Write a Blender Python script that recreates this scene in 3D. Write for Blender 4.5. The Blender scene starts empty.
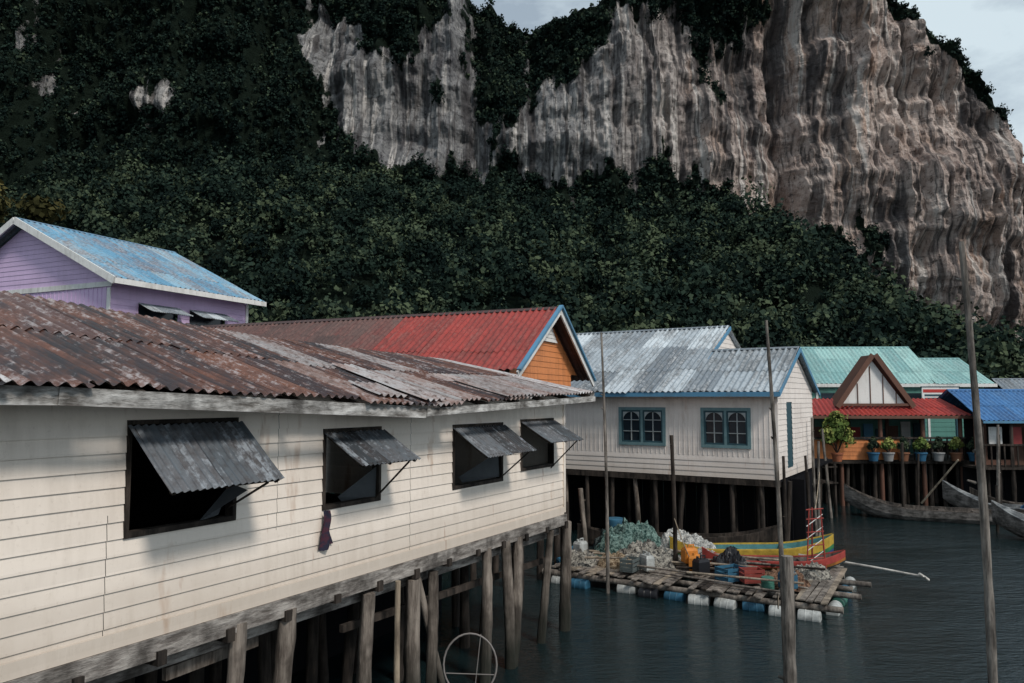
import bpy, math, random
import numpy as np
from mathutils import Vector, Matrix
random.seed(7); rng=np.random.default_rng(7)
S=bpy.context.scene
S.view_settings.view_transform='Standard'
try: S.view_settings.look='None'
except Exception: pass
S.view_settings.exposure=0
COL=S.collection
# ---------------------------------------------------------------- noise
def hsh(ix,iy,iz,seed):
    h=(ix*374761393+iy*668265263+iz*1440662683+seed*974634777)&0xffffffff
    h=((h^(h>>13))*1274126177)&0xffffffff
    h=(h^(h>>16))&0xffffffff
    return h/4294967296.0
def vn(x,y,z=0.0,seed=0):
    x=np.asarray(x,float);y=np.asarray(y,float)+0*x;z=np.asarray(z,float)+0*x
    ix=np.floor(x).astype(np.int64);iy=np.floor(y).astype(np.int64);iz=np.floor(z).astype(np.int64)
    fx=x-ix;fy=y-iy;fz=z-iz
    fx=fx*fx*(3-2*fx);fy=fy*fy*(3-2*fy);fz=fz*fz*(3-2*fz)
    def c(a,b,d): return hsh(ix+a,iy+b,iz+d,seed)
    x00=c(0,0,0)*(1-fx)+c(1,0,0)*fx; x10=c(0,1,0)*(1-fx)+c(1,1,0)*fx
    x01=c(0,0,1)*(1-fx)+c(1,0,1)*fx; x11=c(0,1,1)*(1-fx)+c(1,1,1)*fx
    return (x00*(1-fy)+x10*fy)*(1-fz)+(x01*(1-fy)+x11*fy)*fz
def fbm(x,y,z=0.0,o=4,seed=0):
    t=0;a=.5;n=0;f=1.0
    for i in range(o):
        t=t+a*vn(np.asarray(x)*f,np.asarray(y)*f,np.asarray(z)*f,seed+i*17);n+=a;a*=.5;f*=2.03
    return t/n
# ---------------------------------------------------------------- materials
class NT:
    def __init__(s,name,rough=.8,spec=.3):
        s.m=bpy.data.materials.new(name);s.m.use_nodes=True;s.t=s.m.node_tree
        s.b=s.t.nodes['Principled BSDF'];s.b.inputs['Roughness'].default_value=rough
        s.b.inputs['Specular IOR Level'].default_value=spec
        s.tc=s.t.nodes.new('ShaderNodeTexCoord')
    def n(s,k): return s.t.nodes.new(k)
    def l(s,a,b): s.t.links.new(a,b)
    def mp(s,src,sc,loc=(0,0,0)):
        m=s.n('ShaderNodeMapping');s.l(s.tc.outputs[src],m.inputs['Vector']);m.inputs['Scale'].default_value=sc
        m.inputs['Location'].default_value=loc
        return m.outputs[0]
    def noise(s,sc,scale=1,det=4,ro=.6,src='Object',loc=(0,0,0)):
        n=s.n('ShaderNodeTexNoise');s.l(s.mp(src,sc,loc),n.inputs['Vector']);n.inputs['Scale'].default_value=scale
        n.inputs['Detail'].default_value=det;n.inputs['Roughness'].default_value=ro
        return n.outputs['Fac']
    def ramp(s,f,st):
        r=s.n('ShaderNodeValToRGB');s.l(f,r.inputs[0]);e=r.color_ramp.elements
        while len(e)<len(st): e.new(.5)
        for i,(p,c) in enumerate(st):
            e[i].position=p
            if not isinstance(c,(tuple,list)): c=(c,c,c)
            e[i].color=(*c[:3],1)
        return r.outputs[0]
    def mix(s,f,a,b,blend='MIX'):
        m=s.n('ShaderNodeMix');m.data_type='RGBA';m.blend_type=blend
        for i,v in ((0,f),(6,a),(7,b)):
            if isinstance(v,(int,float)): m.inputs[i].default_value=v
            elif isinstance(v,tuple): m.inputs[i].default_value=(*v,1)
            else: s.l(v,m.inputs[i])
        return m.outputs[2]
    def math(s,op,a,b=0.0):
        m=s.n('ShaderNodeMath');m.operation=op
        for i,v in ((0,a),(1,b)):
            if isinstance(v,(int,float)): m.inputs[i].default_value=v
            else: s.l(v,m.inputs[i])
        return m.outputs[0]
    def attr(s,name):
        a=s.n('ShaderNodeAttribute');a.attribute_name=name;return a.outputs['Fac']
    def z(s):
        sep=s.n('ShaderNodeSeparateXYZ');s.l(s.tc.outputs['Object'],sep.inputs[0]);return sep.outputs[2]
    def col(s,c):
        if isinstance(c,tuple): s.b.inputs['Base Color'].default_value=(*c,1)
        else: s.l(c,s.b.inputs['Base Color'])
    def bump(s,h,st=.5,d=.02):
        b=s.n('ShaderNodeBump');b.inputs['Strength'].default_value=st;b.inputs['Distance'].default_value=d
        s.l(h,b.inputs['Height']);s.l(b.outputs[0],s.b.inputs['Normal'])
def paint(name,c,dirt=.35,dc=(.12,.10,.08),rough=.55,rust=0.0,board=.16,low=None):
    m=NT(name,rough,.25)
    big=m.noise((.5,.5,.9),1.0,5,.65); st=m.noise((6,6,.8),1.0,5,.7); fine=m.noise((1,1,1),22,4,.75)
    fl=m.math('FLOOR',m.math('DIVIDE',m.z(),board))
    wn=m.n('ShaderNodeTexWhiteNoise');wn.noise_dimensions='1D';m.l(fl,wn.inputs['W'])
    base=m.mix(m.ramp(wn.outputs[0],[(0,0),(1,.6)]),c,tuple(x*.86 for x in c))
    a=m.ramp(m.math('MULTIPLY',m.math('ADD',big,st),.5),[(.48,0),(.66,dirt)])
    base=m.mix(a,base,dc)
    base=m.mix(m.ramp(fine,[(.58,0),(.72,dirt*.8)]),base,dc)
    if low:
        zz=m.math('ADD',m.z(),m.math('MULTIPLY',m.math('SUBTRACT',st,.5),1.4))
        base=m.mix(m.ramp(m.math('MULTIPLY',zz,.2),[(low*.2-.03,.45),(low*.2+.10,0)]),base,(.36,.29,.22))
    if rust>0:
        r=m.ramp(m.noise((2.6,2.6,.6),1.0,4,.6),[(.63,0),(.74,rust)])
        base=m.mix(r,base,(.34,.17,.07))
        r=m.ramp(m.noise((9,9,1.1),1.0,3,.6,loc=(3,3,3)),[(.66,0),(.75,rust)])
        base=m.mix(r,base,(.30,.15,.08))
    m.col(base); m.bump(fine,.25,.004)
    return m.m
def woodm(name,c1,c2,sc=(9,9,1.2),rough=.85,wet=False):
    m=NT(name,rough,.2)
    a=m.noise(sc,1.0,6,.7);b=m.noise((2.3,2.3,1.6),1,4,.65)
    c=m.mix(m.ramp(a,[(.38,0),(.62,1)]),c1,c2)
    c=m.mix(m.ramp(b,[(.45,0),(.66,.8)]),c,tuple(x*.35 for x in c1))
    if wet:
        zz=m.math('ADD',m.z(),m.math('MULTIPLY',b,.8))
        c=m.mix(m.ramp(m.math('MULTIPLY',zz,.4),[(.28,.9),(.62,0)]),c,(.016,.019,.015))
    m.col(c);m.bump(a,1.0,.03);return m.m
def roofm(name,stops,rustc,rustamt,palec,paleamt,rough=.55,spec=.4,dark=.45):
    m=NT(name,rough,spec)
    st=m.noise((7,.45,1),1,6,.7,'UV');big=m.noise((.9,.5,1),1,5,.7,'UV');fi=m.noise((12,7,1),1,5,.75,'UV')
    c=m.ramp(m.math('ADD',m.attr('sheet'),m.math('MULTIPLY',m.math('SUBTRACT',big,.5),.7)),stops)
    c=m.mix(m.ramp(m.math('MULTIPLY',m.math('ADD',st,big),.5),[(.47,0),(.56,rustamt)]),c,rustc)
    c=m.mix(m.ramp(m.math('MULTIPLY',m.math('ADD',fi,st),.5),[(.52,0),(.60,paleamt)]),c,palec)
    c=m.mix(m.ramp(fi,[(.36,dark),(.5,0)]),c,tuple(x*.3 for x in rustc))
    m.col(c);m.bump(fi,.3,.006);return m.m
def plain(name,c,rough=.6,var=.35,spec=.3,met=0):
    m=NT(name,rough,spec);m.b.inputs['Metallic'].default_value=met
    n=m.noise((1,1,1),6,5,.7)
    m.col(m.mix(m.ramp(n,[(.38,0),(.66,var)]),c,tuple(x*.3+.01 for x in c)));m.bump(n,.2,.004);return m.m

M_cream=paint('cream_paint',(.85,.765,.68),.26,(.30,.24,.18),rust=.6,board=.148,low=2.35)
M_cream2=paint('beige_paint',(.80,.735,.685),.35,(.25,.2,.17),rust=.35,low=2.1)
M_lilac=paint('lilac_paint',(.64,.48,.71),.3,(.3,.22,.34))
M_white=paint('white_trim',(.76,.76,.74),.5,(.2,.18,.15))
M_orange=paint('orange_boards',(.68,.25,.09),.5,(.15,.06,.03))
M_blue=paint('blue_trim',(.09,.25,.40),.6,(.1,.14,.18))
M_teal=plain('teal_trim',(.03,.08,.10))
M_brown=paint('brown_boards',(.14,.07,.05),.5,(.04,.03,.02))
M_green=paint('green_boards',(.10,.26,.22),.4,(.05,.08,.07))
M_dark=plain('near_black_shade',(.010,.010,.012),.9,.3,.05)  # near-black colour stands in for shade indoors and under floors
M_wood=woodm('weathered_wood',(.075,.06,.05),(.29,.25,.215),(8,8,1.0),wet=True)
M_wood2=woodm('dark_shade_wood',(.020,.017,.015),(.070,.056,.047))  # dark wood, tone lowered so posts under houses carry shade in their colour
M_woodH=woodm('weathered_plank',(.12,.105,.095),(.42,.39,.36),(2.5,2.5,12))
M_pale=woodm('pale_bamboo',(.26,.21,.16),(.46,.38,.28),(12,12,1))
M_rail=woodm('peeling_fascia',(.12,.11,.10),(.62,.61,.59),(2,2,9))
M_glass=plain('dark_glass',(.02,.03,.04),.15,.2,.6)
R_rust=roofm('rusty_corrugated',[(0,(.014,.008,.009)),(.25,(.038,.017,.017)),(.5,(.085,.036,.028)),(.68,(.16,.08,.055)),(.8,(.28,.27,.27)),(1,(.56,.55,.55))],(.18,.058,.022),.7,(.44,.42,.43),.65,.40,.6,dark=.75)
R_red=roofm('red_roof',[(0,(.05,.032,.03)),(.35,(.13,.075,.065)),(.6,(.24,.04,.033)),(1,(.36,.045,.035))],(.10,.035,.03),.6,(.33,.18,.15),.3)
R_grey=roofm('weathered_grey_roof',[(0,(.16,.19,.22)),(.4,(.34,.39,.43)),(1,(.56,.62,.66))],(.10,.105,.11),.75,(.70,.73,.75),.4)
R_teal=roofm('teal_roof',[(0,(.18,.36,.36)),(1,(.34,.56,.53))],(.15,.25,.24),.5,(.6,.70,.69),.3)
R_blue=roofm('blue_roof',[(0,(.04,.14,.34)),(1,(.08,.23,.48))],(.05,.1,.2),.5,(.2,.34,.5),.3)
R_sky=roofm('pale_blue_roof',[(0,(.09,.23,.36)),(.5,(.14,.33,.48)),(1,(.28,.44,.54))],(.22,.12,.08),.6,(.46,.56,.63),.4)
R_tile=roofm('red_tile',[(0,(.28,.03,.025)),(1,(.46,.05,.035))],(.14,.03,.03),.5,(.4,.12,.1),.2)
R_awn=roofm('awning_sheet',[(0,(.025,.03,.036)),(.5,(.06,.075,.088)),(1,(.12,.14,.16))],(.09,.055,.04),.3,(.34,.38,.42),.6)
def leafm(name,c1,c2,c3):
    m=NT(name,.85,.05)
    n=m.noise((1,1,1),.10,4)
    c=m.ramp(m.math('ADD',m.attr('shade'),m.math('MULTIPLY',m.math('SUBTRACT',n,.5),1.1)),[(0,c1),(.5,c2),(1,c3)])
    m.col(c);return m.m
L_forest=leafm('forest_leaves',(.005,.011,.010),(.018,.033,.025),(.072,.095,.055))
L_shrub=leafm('shrub_leaves',(.03,.05,.02),(.10,.15,.04),(.30,.32,.10))
L_olive=leafm('olive_leaves',(.03,.03,.012),(.09,.08,.03),(.18,.14,.05))
# ---------------------------------------------------------------- mesh builder
class MB:
    def __init__(s): s.v=[];s.f=[];s.m=[];s.s=[]
    def add(s,vs,fs,m=0,sm=False):
        o=len(s.v);s.v+= [tuple(v) for v in vs]
        for f in fs: s.f.append([i+o for i in f]);s.m.append(m);s.s.append(sm)
    def hexa(s,p,m=0):
        s.add(p,[(0,3,2,1),(4,5,6,7),(0,1,5,4),(1,2,6,5),(2,3,7,6),(3,0,4,7)],m)
    def box(s,fr,a0,a1,b0,b1,z0,z1,m=0):
        s.hexa([W(fr,a0,b0,z0),W(fr,a1,b0,z0),W(fr,a1,b1,z0),W(fr,a0,b1,z0),W(fr,a0,b0,z1),W(fr,a1,b0,z1),W(fr,a1,b1,z1),W(fr,a0,b1,z1)],m)
    def beam(s,p0,p1,w,h,m=0,up=(0,0,1)):
        p0=Vector(p0);p1=Vector(p1);d=(p1-p0).normalized();u=Vector(up)
        x=d.cross(u)
        if x.length<1e-3: x=d.cross(Vector((1,0,0)))
        x.normalize();y=x.cross(d).normalized();x=x*w/2;y=y*h/2
        s.hexa([p0-x-y,p1-x-y,p1+x-y,p0+x-y,p0-x+y,p1-x+y,p1+x+y,p0+x+y],m)
    def tube(s,p0,p1,r0,r1,m=0,n=9,rings=6,jit=.12,bend=0.0):
        p0=Vector(p0);p1=Vector(p1);d=(p1-p0).normalized()
        x=d.cross(Vector((.3,.9,.1)));x.normalize();y=d.cross(x)
        bx=random.uniform(-1,1)*bend;by=random.uniform(-1,1)*bend
        vs=[]
        prof=[random.uniform(-jit,jit) for k in range(n)]
        for i in range(rings):
            t=i/(rings-1);c=p0.lerp(p1,t)+(x*bx+y*by)*math.sin(t*math.pi)
            r=(r0+(r1-r0)*t)*(1+random.uniform(-jit,jit)*.6)
            for k in range(n):
                a=2*math.pi*k/n;rr=r*(1+prof[k]+random.uniform(-jit,jit)*.6)
                vs.append(c+x*math.cos(a)*rr+y*math.sin(a)*rr)
        fs=[]
        for i in range(rings-1):
            for k in range(n):
                k2=(k+1)%n;fs.append((i*n+k,i*n+k2,(i+1)*n+k2,(i+1)*n+k))
        s.add(vs,fs,m,True);s.add(vs[:n],[tuple(range(n))[::-1]],m);s.add(vs[-n:],[tuple(range(n))],m)
    def obj(s,name,mats,parent=None):
        me=bpy.data.meshes.new(name);me.from_pydata(s.v,[],s.f)
        for mt in mats: me.materials.append(mt)
        me.polygons.foreach_set('material_index',s.m);me.polygons.foreach_set('use_smooth',s.s);me.update()
        o=bpy.data.objects.new(name,me);COL.objects.link(o);par(o,parent);return o
def par(o,p):
    if p:
        o.parent=p;o.matrix_parent_inverse=Matrix.Translation(-p.location)
def empty(name,loc):
    e=bpy.data.objects.new(name,None);e.location=loc;e.empty_display_size=.3;COL.objects.link(e);return e
def W(fr,a,b,z): return Vector((fr[0]+a*fr[2]-b*fr[3],fr[1]+a*fr[3]+b*fr[2],z))
def FR(x,y,dx,dy):
    l=math.hypot(dx,dy);return (x,y,dx/l,dy/l)
def endR(fr,a): p=W(fr,a,0,0);return (p.x,p.y,-fr[3],fr[2])
def endL(fr,a,D): p=W(fr,a,D,0);return (p.x,p.y,fr[3],-fr[2])
def siding(mb,fr,a0,a1,z0,z1,b=0,board=.16,op=(),m=0,lip=.014):
    A={a0,a1};Z={z0,z1};z=z0
    while z<z1: Z.add(z);z+=board
    for o in op:
        A|={max(a0,o[0]),min(a1,o[1])};Z|={max(z0,o[2]),min(z1,o[3])}
    A=sorted(A);Z=sorted(Z)
    for j in range(len(Z)-1):
        if Z[j+1]-Z[j]<1e-4: continue
        k=math.floor((Z[j]-z0)/board+1e-4);zb=z0+k*board
        f0=(Z[j]-zb)/board;f1=(Z[j+1]-zb)/board
        for i in range(len(A)-1):
            ca=(A[i]+A[i+1])/2;cz=(Z[j]+Z[j+1])/2
            if any(o[0]<ca<o[1] and o[2]<cz<o[3] for o in op): continue
            o0=b-lip*(1-f0);o1=b-lip*(1-f1)
            mb.add([W(fr,A[i],o0,Z[j]),W(fr,A[i+1],o0,Z[j]),W(fr,A[i+1],o1,Z[j+1]),W(fr,A[i],o1,Z[j+1])],[(0,1,2,3)],m)
            if f0<1e-3: mb.add([W(fr,A[i],b,Z[j]),W(fr,A[i+1],b,Z[j]),W(fr,A[i+1],o0,Z[j]),W(fr,A[i],o0,Z[j])],[(0,1,2,3)],m)
def gable(mb,fr,a0,a1,z0,z1,b=0,board=.16,m=0,lip=.012):
    z=z0;mid=(a0+a1)/2
    while z<z1-1e-3:
        zn=min(z+board,z1);t0=(z-z0)/(z1-z0);t1=(zn-z0)/(z1-z0)
        l0=a0+(mid-a0)*t0;r0=a1+(mid-a1)*t0;l1=a0+(mid-a0)*t1;r1=a1+(mid-a1)*t1
        mb.add([W(fr,l0,b-lip,z),W(fr,r0,b-lip,z),W(fr,r1,b,zn),W(fr,l1,b,zn)],[(0,1,2,3)],m)
        z=zn
def roof(name,E,R,L,mat,parent,sheet=.8,rows=2,pitch=.13,amp=.018,jit=.03,sv=None,seed=1,spw=8,u0=0.0):
    rd=random.Random(seed);V=[];F=[];UV=[];A=[]
    ns=max(1,round(L/sheet));sw=L/ns
    for i in range(ns):
        for r in range(rows):
            ua=i*sw-(.05 if i else 0);ub=(i+1)*sw
            val=sv((ua+ub)/2/L,r,rd) if sv else rd.random()
            va=r/rows-(.04 if r else 0)+(rd.uniform(-jit,jit) if r==0 else rd.uniform(-.02,.02));vb=(r+1)/rows
            lift=.004*(i%2)+rd.uniform(0,.006)+.012*(r>0);skew=rd.uniform(-.01,.01)
            n=max(4,int((ub-ua)/pitch*spw));o=len(V);nv=4;uo=rd.random()*5
            for k in range(n+1):
                u=ua+(ub-ua)*k/n;uc=min(max(u,0),L)
                e=E(uc);q=R(uc);e2=E(min(uc+.05,L+.05));nn=(e2-e).cross(q-e).normalized();sl=(q-e).length
                w=amp*math.sin(2*math.pi*(u+u0)/pitch)
                for j in range(nv):
                    v=va+(vb-va)*j/(nv-1)+skew*(k/n)*(j==0)
                    V.append(e.lerp(q,v)+nn*(w+lift+(.01 if (r==0 and j==0) else 0)));UV.append((u+seed*3.1,v*sl+uo));A.append(val)
            for k in range(n):
                for j in range(nv-1):
                    a=o+k*nv+j;F.append((a,a+nv,a+nv+1,a+1))
    me=bpy.data.meshes.new(name);me.from_pydata([tuple(v) for v in V],[],F);me.materials.append(mat)
    uvl=me.uv_layers.new(name='UVMap');li=np.zeros(len(me.loops),np.int32);me.loops.foreach_get('vertex_index',li)
    uvl.data.foreach_set('uv',np.array(UV)[li].ravel())
    at=me.attributes.new('sheet','FLOAT','POINT');at.data.foreach_set('value',A)
    me.polygons.foreach_set('use_smooth',[True]*len(F));me.update()
    o=bpy.data.objects.new(name,me);COL.objects.link(o);par(o,parent);return o
def roof2(pre,fr,a0,a1,bE,zE,bR,zR,bB,zB,mat,parent,**k):
    L=a1-a0
    roof(pre+'roof_front',lambda u:W(fr,a0+u,bE,zE),lambda u:W(fr,a0+u,bR,zR),L,mat,parent,**k)
    k['seed']=k.get('seed',1)+50
    roof(pre+'roof_back',lambda u:W(fr,a1-u,bB,zB),lambda u:W(fr,a1-u,bR,zR),L,mat,parent,**k)
    mb=MB()
    for s,(b,z) in ((-1,(bE,zE)),(1,(bB,zB))):
        t=.14/math.hypot(b-bR,z-zR);bb=bR+(b-bR)*t;zz=zR+(z-zR)*t
        mb.add([W(fr,a0,bR,zR+.045),W(fr,a1,bR,zR+.045),W(fr,a1,bb,zz+.04),W(fr,a0,bb,zz+.04)],[(0,1,2,3)])
    me=mb.obj(pre+'ridge_cap',[mat],parent)
def awning(fr,a0,a1,zt,out,dn,parent,mat=None,seed=3,prop=True):
    roof('awning',lambda u:W(fr,a0-.03+u,-out,zt-dn),lambda u:W(fr,a0-.03+u,-.03,zt),a1-a0+.06,mat or R_awn,parent,sheet=.6,rows=1,pitch=.075,amp=.011,seed=seed,jit=.02)
    mb=MB()
    for a in (a0+.03,(a0+a1)/2,a1-.03): mb.beam(W(fr,a,-.04,zt-.035),W(fr,a,-out+.04,zt-dn-.0),.035,.03)
    mb.beam(W(fr,a0,-out+.05,zt-dn+.02),W(fr,a1,-out+.05,zt-dn+.02),.03,.03)
    if prop:
        mb.beam(W(fr,a1-.1,.0,zt-.85),W(fr,a1-.12,-out+.06,zt-dn),.018,.018)
    mb.obj('awning_frame',[M_wood2],parent)
def cards(name,cx,cy,cz,r,h,K,size,mat,parent=None,seed=1,zmin=-.25,shade=None,lump=.5,front=False):
    g=np.random.default_rng(seed);N=len(cx);T=N*K
    def rep(a): return np.repeat(np.asarray(a,float),K)
    d=g.normal(size=(T,3));d/=np.linalg.norm(d,axis=1)[:,None]
    neg=d[:,2]<zmin;d[neg,2]*=-1
    if front:
        fl=d[:,1]>.25;d[fl,1]*=-1
    tid=np.repeat(np.arange(N),K)
    f=(1-lump/2)+lump*1.3*(vn(d[:,0]*2.2+tid*7.1,d[:,1]*2.2+tid*3.3,d[:,2]*2.2,seed)-.35)
    rad=g.random(T)**.3*f
    R_=rep(r);H_=rep(h)
    P=np.stack([rep(cx)+d[:,0]*R_*rad,rep(cy)+d[:,1]*R_*rad,rep(cz)+d[:,2]*H_*rad],1)
    nrm=d+g.normal(size=(T,3))*.65;nrm/=np.linalg.norm(nrm,axis=1)[:,None]
    t=np.cross(nrm,g.normal(size=(T,3)));t/=np.linalg.norm(t,axis=1)[:,None]
    b=np.cross(nrm,t);sz=(size*(.5+1.0*g.random(T)))*np.clip(R_/np.mean(r),.7,1.3)
    a1=sz[:,None]*t*.5;b1=sz[:,None]*b*(.28+.25*g.random(T))[:,None]
    off=nrm*sz[:,None]*.12
    V=np.stack([P-a1,P-b1+off,P+a1,P+b1+off],1).reshape(-1,3)
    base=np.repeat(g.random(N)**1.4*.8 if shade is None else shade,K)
    sh=base+(f-.8)*.9+.2*(g.random(T)-.5)+ .16*d[:,2]  # inner leaves darker, upper ones lighter: shading put into the leaf tone
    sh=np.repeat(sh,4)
    me=bpy.data.meshes.new(name);me.vertices.add(4*T);me.vertices.foreach_set('co',V.astype(np.float32).ravel())
    me.loops.add(4*T);me.loops.foreach_set('vertex_index',np.arange(4*T,dtype=np.int32))
    me.polygons.add(T);me.polygons.foreach_set('loop_start',np.arange(0,4*T,4,dtype=np.int32))
    try: me.polygons.foreach_set('loop_total',np.full(T,4,np.int32))
    except Exception: pass
    me.materials.append(mat)
    at=me.attributes.new('shade','FLOAT','POINT');at.data.foreach_set('value',sh.astype(np.float32))
    me.update(calc_edges=True);me.validate()
    o=bpy.data.objects.new(name,me);COL.objects.link(o);par(o,parent);return o
# ---------------------------------------------------------------- MOUNTAIN
xs=np.concatenate([np.linspace(-210,-112,90,endpoint=False),np.linspace(-112,122,620,endpoint=False),np.linspace(122,200,60)])
ZfX=[-210,-130,-93,-57,-30,-9.5,20,45,56,66,76,88,110,150,190];ZfZ=[40,40,39,46,45,36,36,38,30,16,7,2,1,0,-2]
ZtX=[-210,-104,-40,-23,-6.5,1.6,12,17.8,26,34,48,62,74.6,79.7,84.7,93.9,98.9,103.8,115,130,160,190];ZtZ=[125,115,106,100,89,84,82,83,87,90,93,89,86,81,75,64,53,43,27,10,0,-2]
Zf=np.interp(xs,ZfX,ZfZ)+ (fbm(xs*.05,xs*0,0,3,5)-.5)*9
Zt=np.maximum(np.interp(xs,ZtX,ZtZ)+(fbm(xs*.12,xs*0,0,4,9)-.5)*4,Zf+2)
n0,n1,n2=60,170,16
tt=np.concatenate([np.linspace(0,1,n0,endpoint=False),1+np.linspace(0,1,n1,endpoint=False),2+np.linspace(0,1,n2)])
X=np.repeat(xs[None,:],len(tt),0);T=np.repeat(tt[:,None],len(xs),1)
ZF=Zf[None,:]+0*T;ZT=Zt[None,:]+0*T
t0=np.clip(T,0,1);t1=np.clip(T-1,0,1);t2=np.clip(T-2,0,1)
lean=np.interp(X,[-120,-30,20,60],[26,16,14,8])
Y=62+73*t0+lean*t1+70*t2
Z=-1.5+(ZF+1.5)*t0**1.1+(ZT-ZF)*t1-6*t2
fo=np.where(T<1,np.sin(np.pi*np.clip(t0,0,1)),0)
Z=Z+fo*(fbm(X*.05,Y*.05,0,4,3)-.5)*9
cl=np.clip(t1*6,0,1)*np.clip((1-t2)*3,0,1)
big=fbm(X*.045,Z*.018,0,3,21)-.5
wx=X+(fbm(X*.1,Z*.05,0,3,71)-.5)*2.0
med=np.abs(fbm(wx*.13,Z*.012,0,3,33)-.5)
med2=np.abs(fbm(wx*.38,Z*.022,0,3,35)-.5)
fin=fbm(wx*.9,Z*.25,0,4,44)-.5
led=fbm(X*.05,Z*.13,0,4,55)-.5
Y=Y-cl*(big*24-med*16-med2*5+fin*3.6+led*9)
X=X+cl*(fbm(X*.2,Z*.06,3.3,3,66)-.5)*2
crevice_shade=np.clip((med2-.008)/.05,0,1)*.5+np.clip((med-.006)/.05,0,1)*.5  # low values mark the crevice lines that get painted shade
def patch(x,z,cx,cz,rx,rz): return np.exp(-(((x-cx)/rx)**2+((z-cz)/rz)**2))
def pw(px,py,rx,ry): return ((px-512)*.2,83.8-.203*py,rx*.2,ry*.203)
rock=np.zeros_like(X)
for px,py,rx,ry,s in [(310,50,20,50,.8),(350,95,30,60,1),(395,120,36,55,1.1),(430,160,35,25,.8),(600,120,50,55,1.0),(655,105,50,75,1.05),(700,160,50,50,.9),(560,150,50,35,.8),(500,145,50,40,.6),(690,60,40,50,.4),
    (775,80,40,80,1.2),(820,100,60,90,1.5),(870,90,60,95,1.5),(905,160,65,110,1.6),(950,230,65,110,1.6),(1000,300,65,110,1.6),(985,150,40,60,1.1),(1040,300,55,100,1.5),(960,320,40,50,1.0),(800,180,50,40,.85),
    (15,170,40,22,.55),(120,115,45,26,.6),(215,115,40,24,.6),(260,130,30,26,.4)]:
    rock+=s*patch(X,Z,*pw(px,py,rx,ry))
nz=fbm(X*.09,Z*.05,1.7,5,77);nz2=fbm(X*.35,Z*.08,2.7,4,88);nz3=fbm(X*.9,Z*.4,2.7,3,89)
rk=np.clip(rock,0,1.5)+(nz-.5)*2.2+(nz2-.5)*1.9+(nz3-.5)*.7-.30*np.clip((-X-38)/10,0,1)
topd=np.interp(X,[40,70,110],[2.5,5.0,6])
rk=rk-np.clip(1-(ZT-Z)/topd,0,1)*1.7*np.where(T>=1,1,0)
rk=np.where(T<1,-1,rk)
rk=np.where(T>2,-1,rk)
veg=np.clip(.5-(rk-.46)*2.2,0,1)
nr,nc=X.shape
me=bpy.data.meshes.new('karst_mountain')
V=np.stack([X,Y,Z],-1).reshape(-1,3)
ii=np.arange(nr-1)[:,None]*nc+np.arange(nc-1)[None,:]
Fq=np.stack([ii,ii+1,ii+1+nc,ii+nc],-1).reshape(-1,4)
me.from_pydata(V.tolist(),[],Fq.tolist())
me.attributes.new('veg','FLOAT','POINT').data.foreach_set('value',veg.ravel().astype(np.float32))
me.attributes.new('crevice_shade','FLOAT','POINT').data.foreach_set('value',crevice_shade.ravel().astype(np.float32))
warm=np.clip((X-12)/48,0,1)*(.75+fbm(X*.05,Z*.05,9,3,3)*.6)
me.attributes.new('warm','FLOAT','POINT').data.foreach_set('value',np.clip(warm,0,1).ravel().astype(np.float32))
me.update()
m=NT('limestone_cliff',.9,.05)
A1=m.noise((.36,.03,.020),1,5,.62);A2=m.noise((1.25,.08,.06),1,5,.68,loc=(5,1,2));A3=m.noise((.10,.06,.09),1,5,.65);A4=m.noise((1.2,.8,.8),1,6,.78);A5=m.noise((.75,.05,.028),1,5,.62,loc=(31,7,3));A6=m.noise((.28,.1,.9),1,5,.7);A7=m.noise((.12,.05,.06),1,4,.6,loc=(9,2,7))
f=m.math('ADD',m.math('MULTIPLY',A3,.5),m.math('MULTIPLY',A4,.5))
gc=m.ramp(f,[(.38,(.10,.10,.11)),(.5,(.26,.26,.262)),(.62,(.46,.445,.43))])
wc=m.ramp(f,[(.37,(.24,.175,.155)),(.48,(.50,.40,.355)),(.60,(.74,.63,.57))])
c=m.mix(m.attr('warm'),gc,wc)
c=m.mix(m.math('MULTIPLY',m.ramp(A7,[(.52,0),(.62,.55)]),m.attr('warm')),c,(.50,.33,.24))
c=m.mix(m.ramp(A5,[(.53,0),(.61,.8)]),c,(.74,.70,.66))
c=m.mix(m.ramp(A1,[(.52,0),(.59,.85)]),c,(.075,.072,.077))
c=m.mix(m.ramp(A2,[(.53,0),(.61,.78)]),c,(.085,.078,.078))
c=m.mix(m.ramp(A6,[(.59,0),(.66,.6)]),c,(.05,.046,.046))
c=m.mix(m.ramp(A4,[(.35,.85),(.44,0)]),c,(.045,.042,.042))
c=m.mix(m.ramp(m.attr('crevice_shade'),[(.05,.6),(.35,0)]),c,(.035,.033,.034))  # crevice shade painted into the rock colour
vf=m.ramp(m.math('ADD',m.attr('veg'),m.math('MULTIPLY',m.math('SUBTRACT',A4,.5),1.7)),[(.44,0),(.58,1)])
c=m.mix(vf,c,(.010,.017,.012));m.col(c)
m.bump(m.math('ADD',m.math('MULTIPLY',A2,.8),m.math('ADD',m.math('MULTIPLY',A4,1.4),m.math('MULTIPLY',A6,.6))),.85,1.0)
me.materials.append(m.m)
o=bpy.data.objects.new('karst_mountain',me);COL.objects.link(o)
def scat(n,r0,r1,c0=0,c1=None):
    c1=c1 or nc-2
    ri=rng.random(n)*(r1-r0)+r0;ci=rng.random(n)*(c1-c0)+c0
    a=ri.astype(int);b=ci.astype(int);fr_=ri-a;fc=ci-b
    def q(G): return (G[a,b]*(1-fr_)+G[a+1,b]*fr_)*(1-fc)+(G[a,b+1]*(1-fr_)+G[a+1,b+1]*fr_)*fc
    return q(X),q(Y),q(Z),q(veg)
x,y,z,v=scat(4600,1,n0,60,725)
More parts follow.
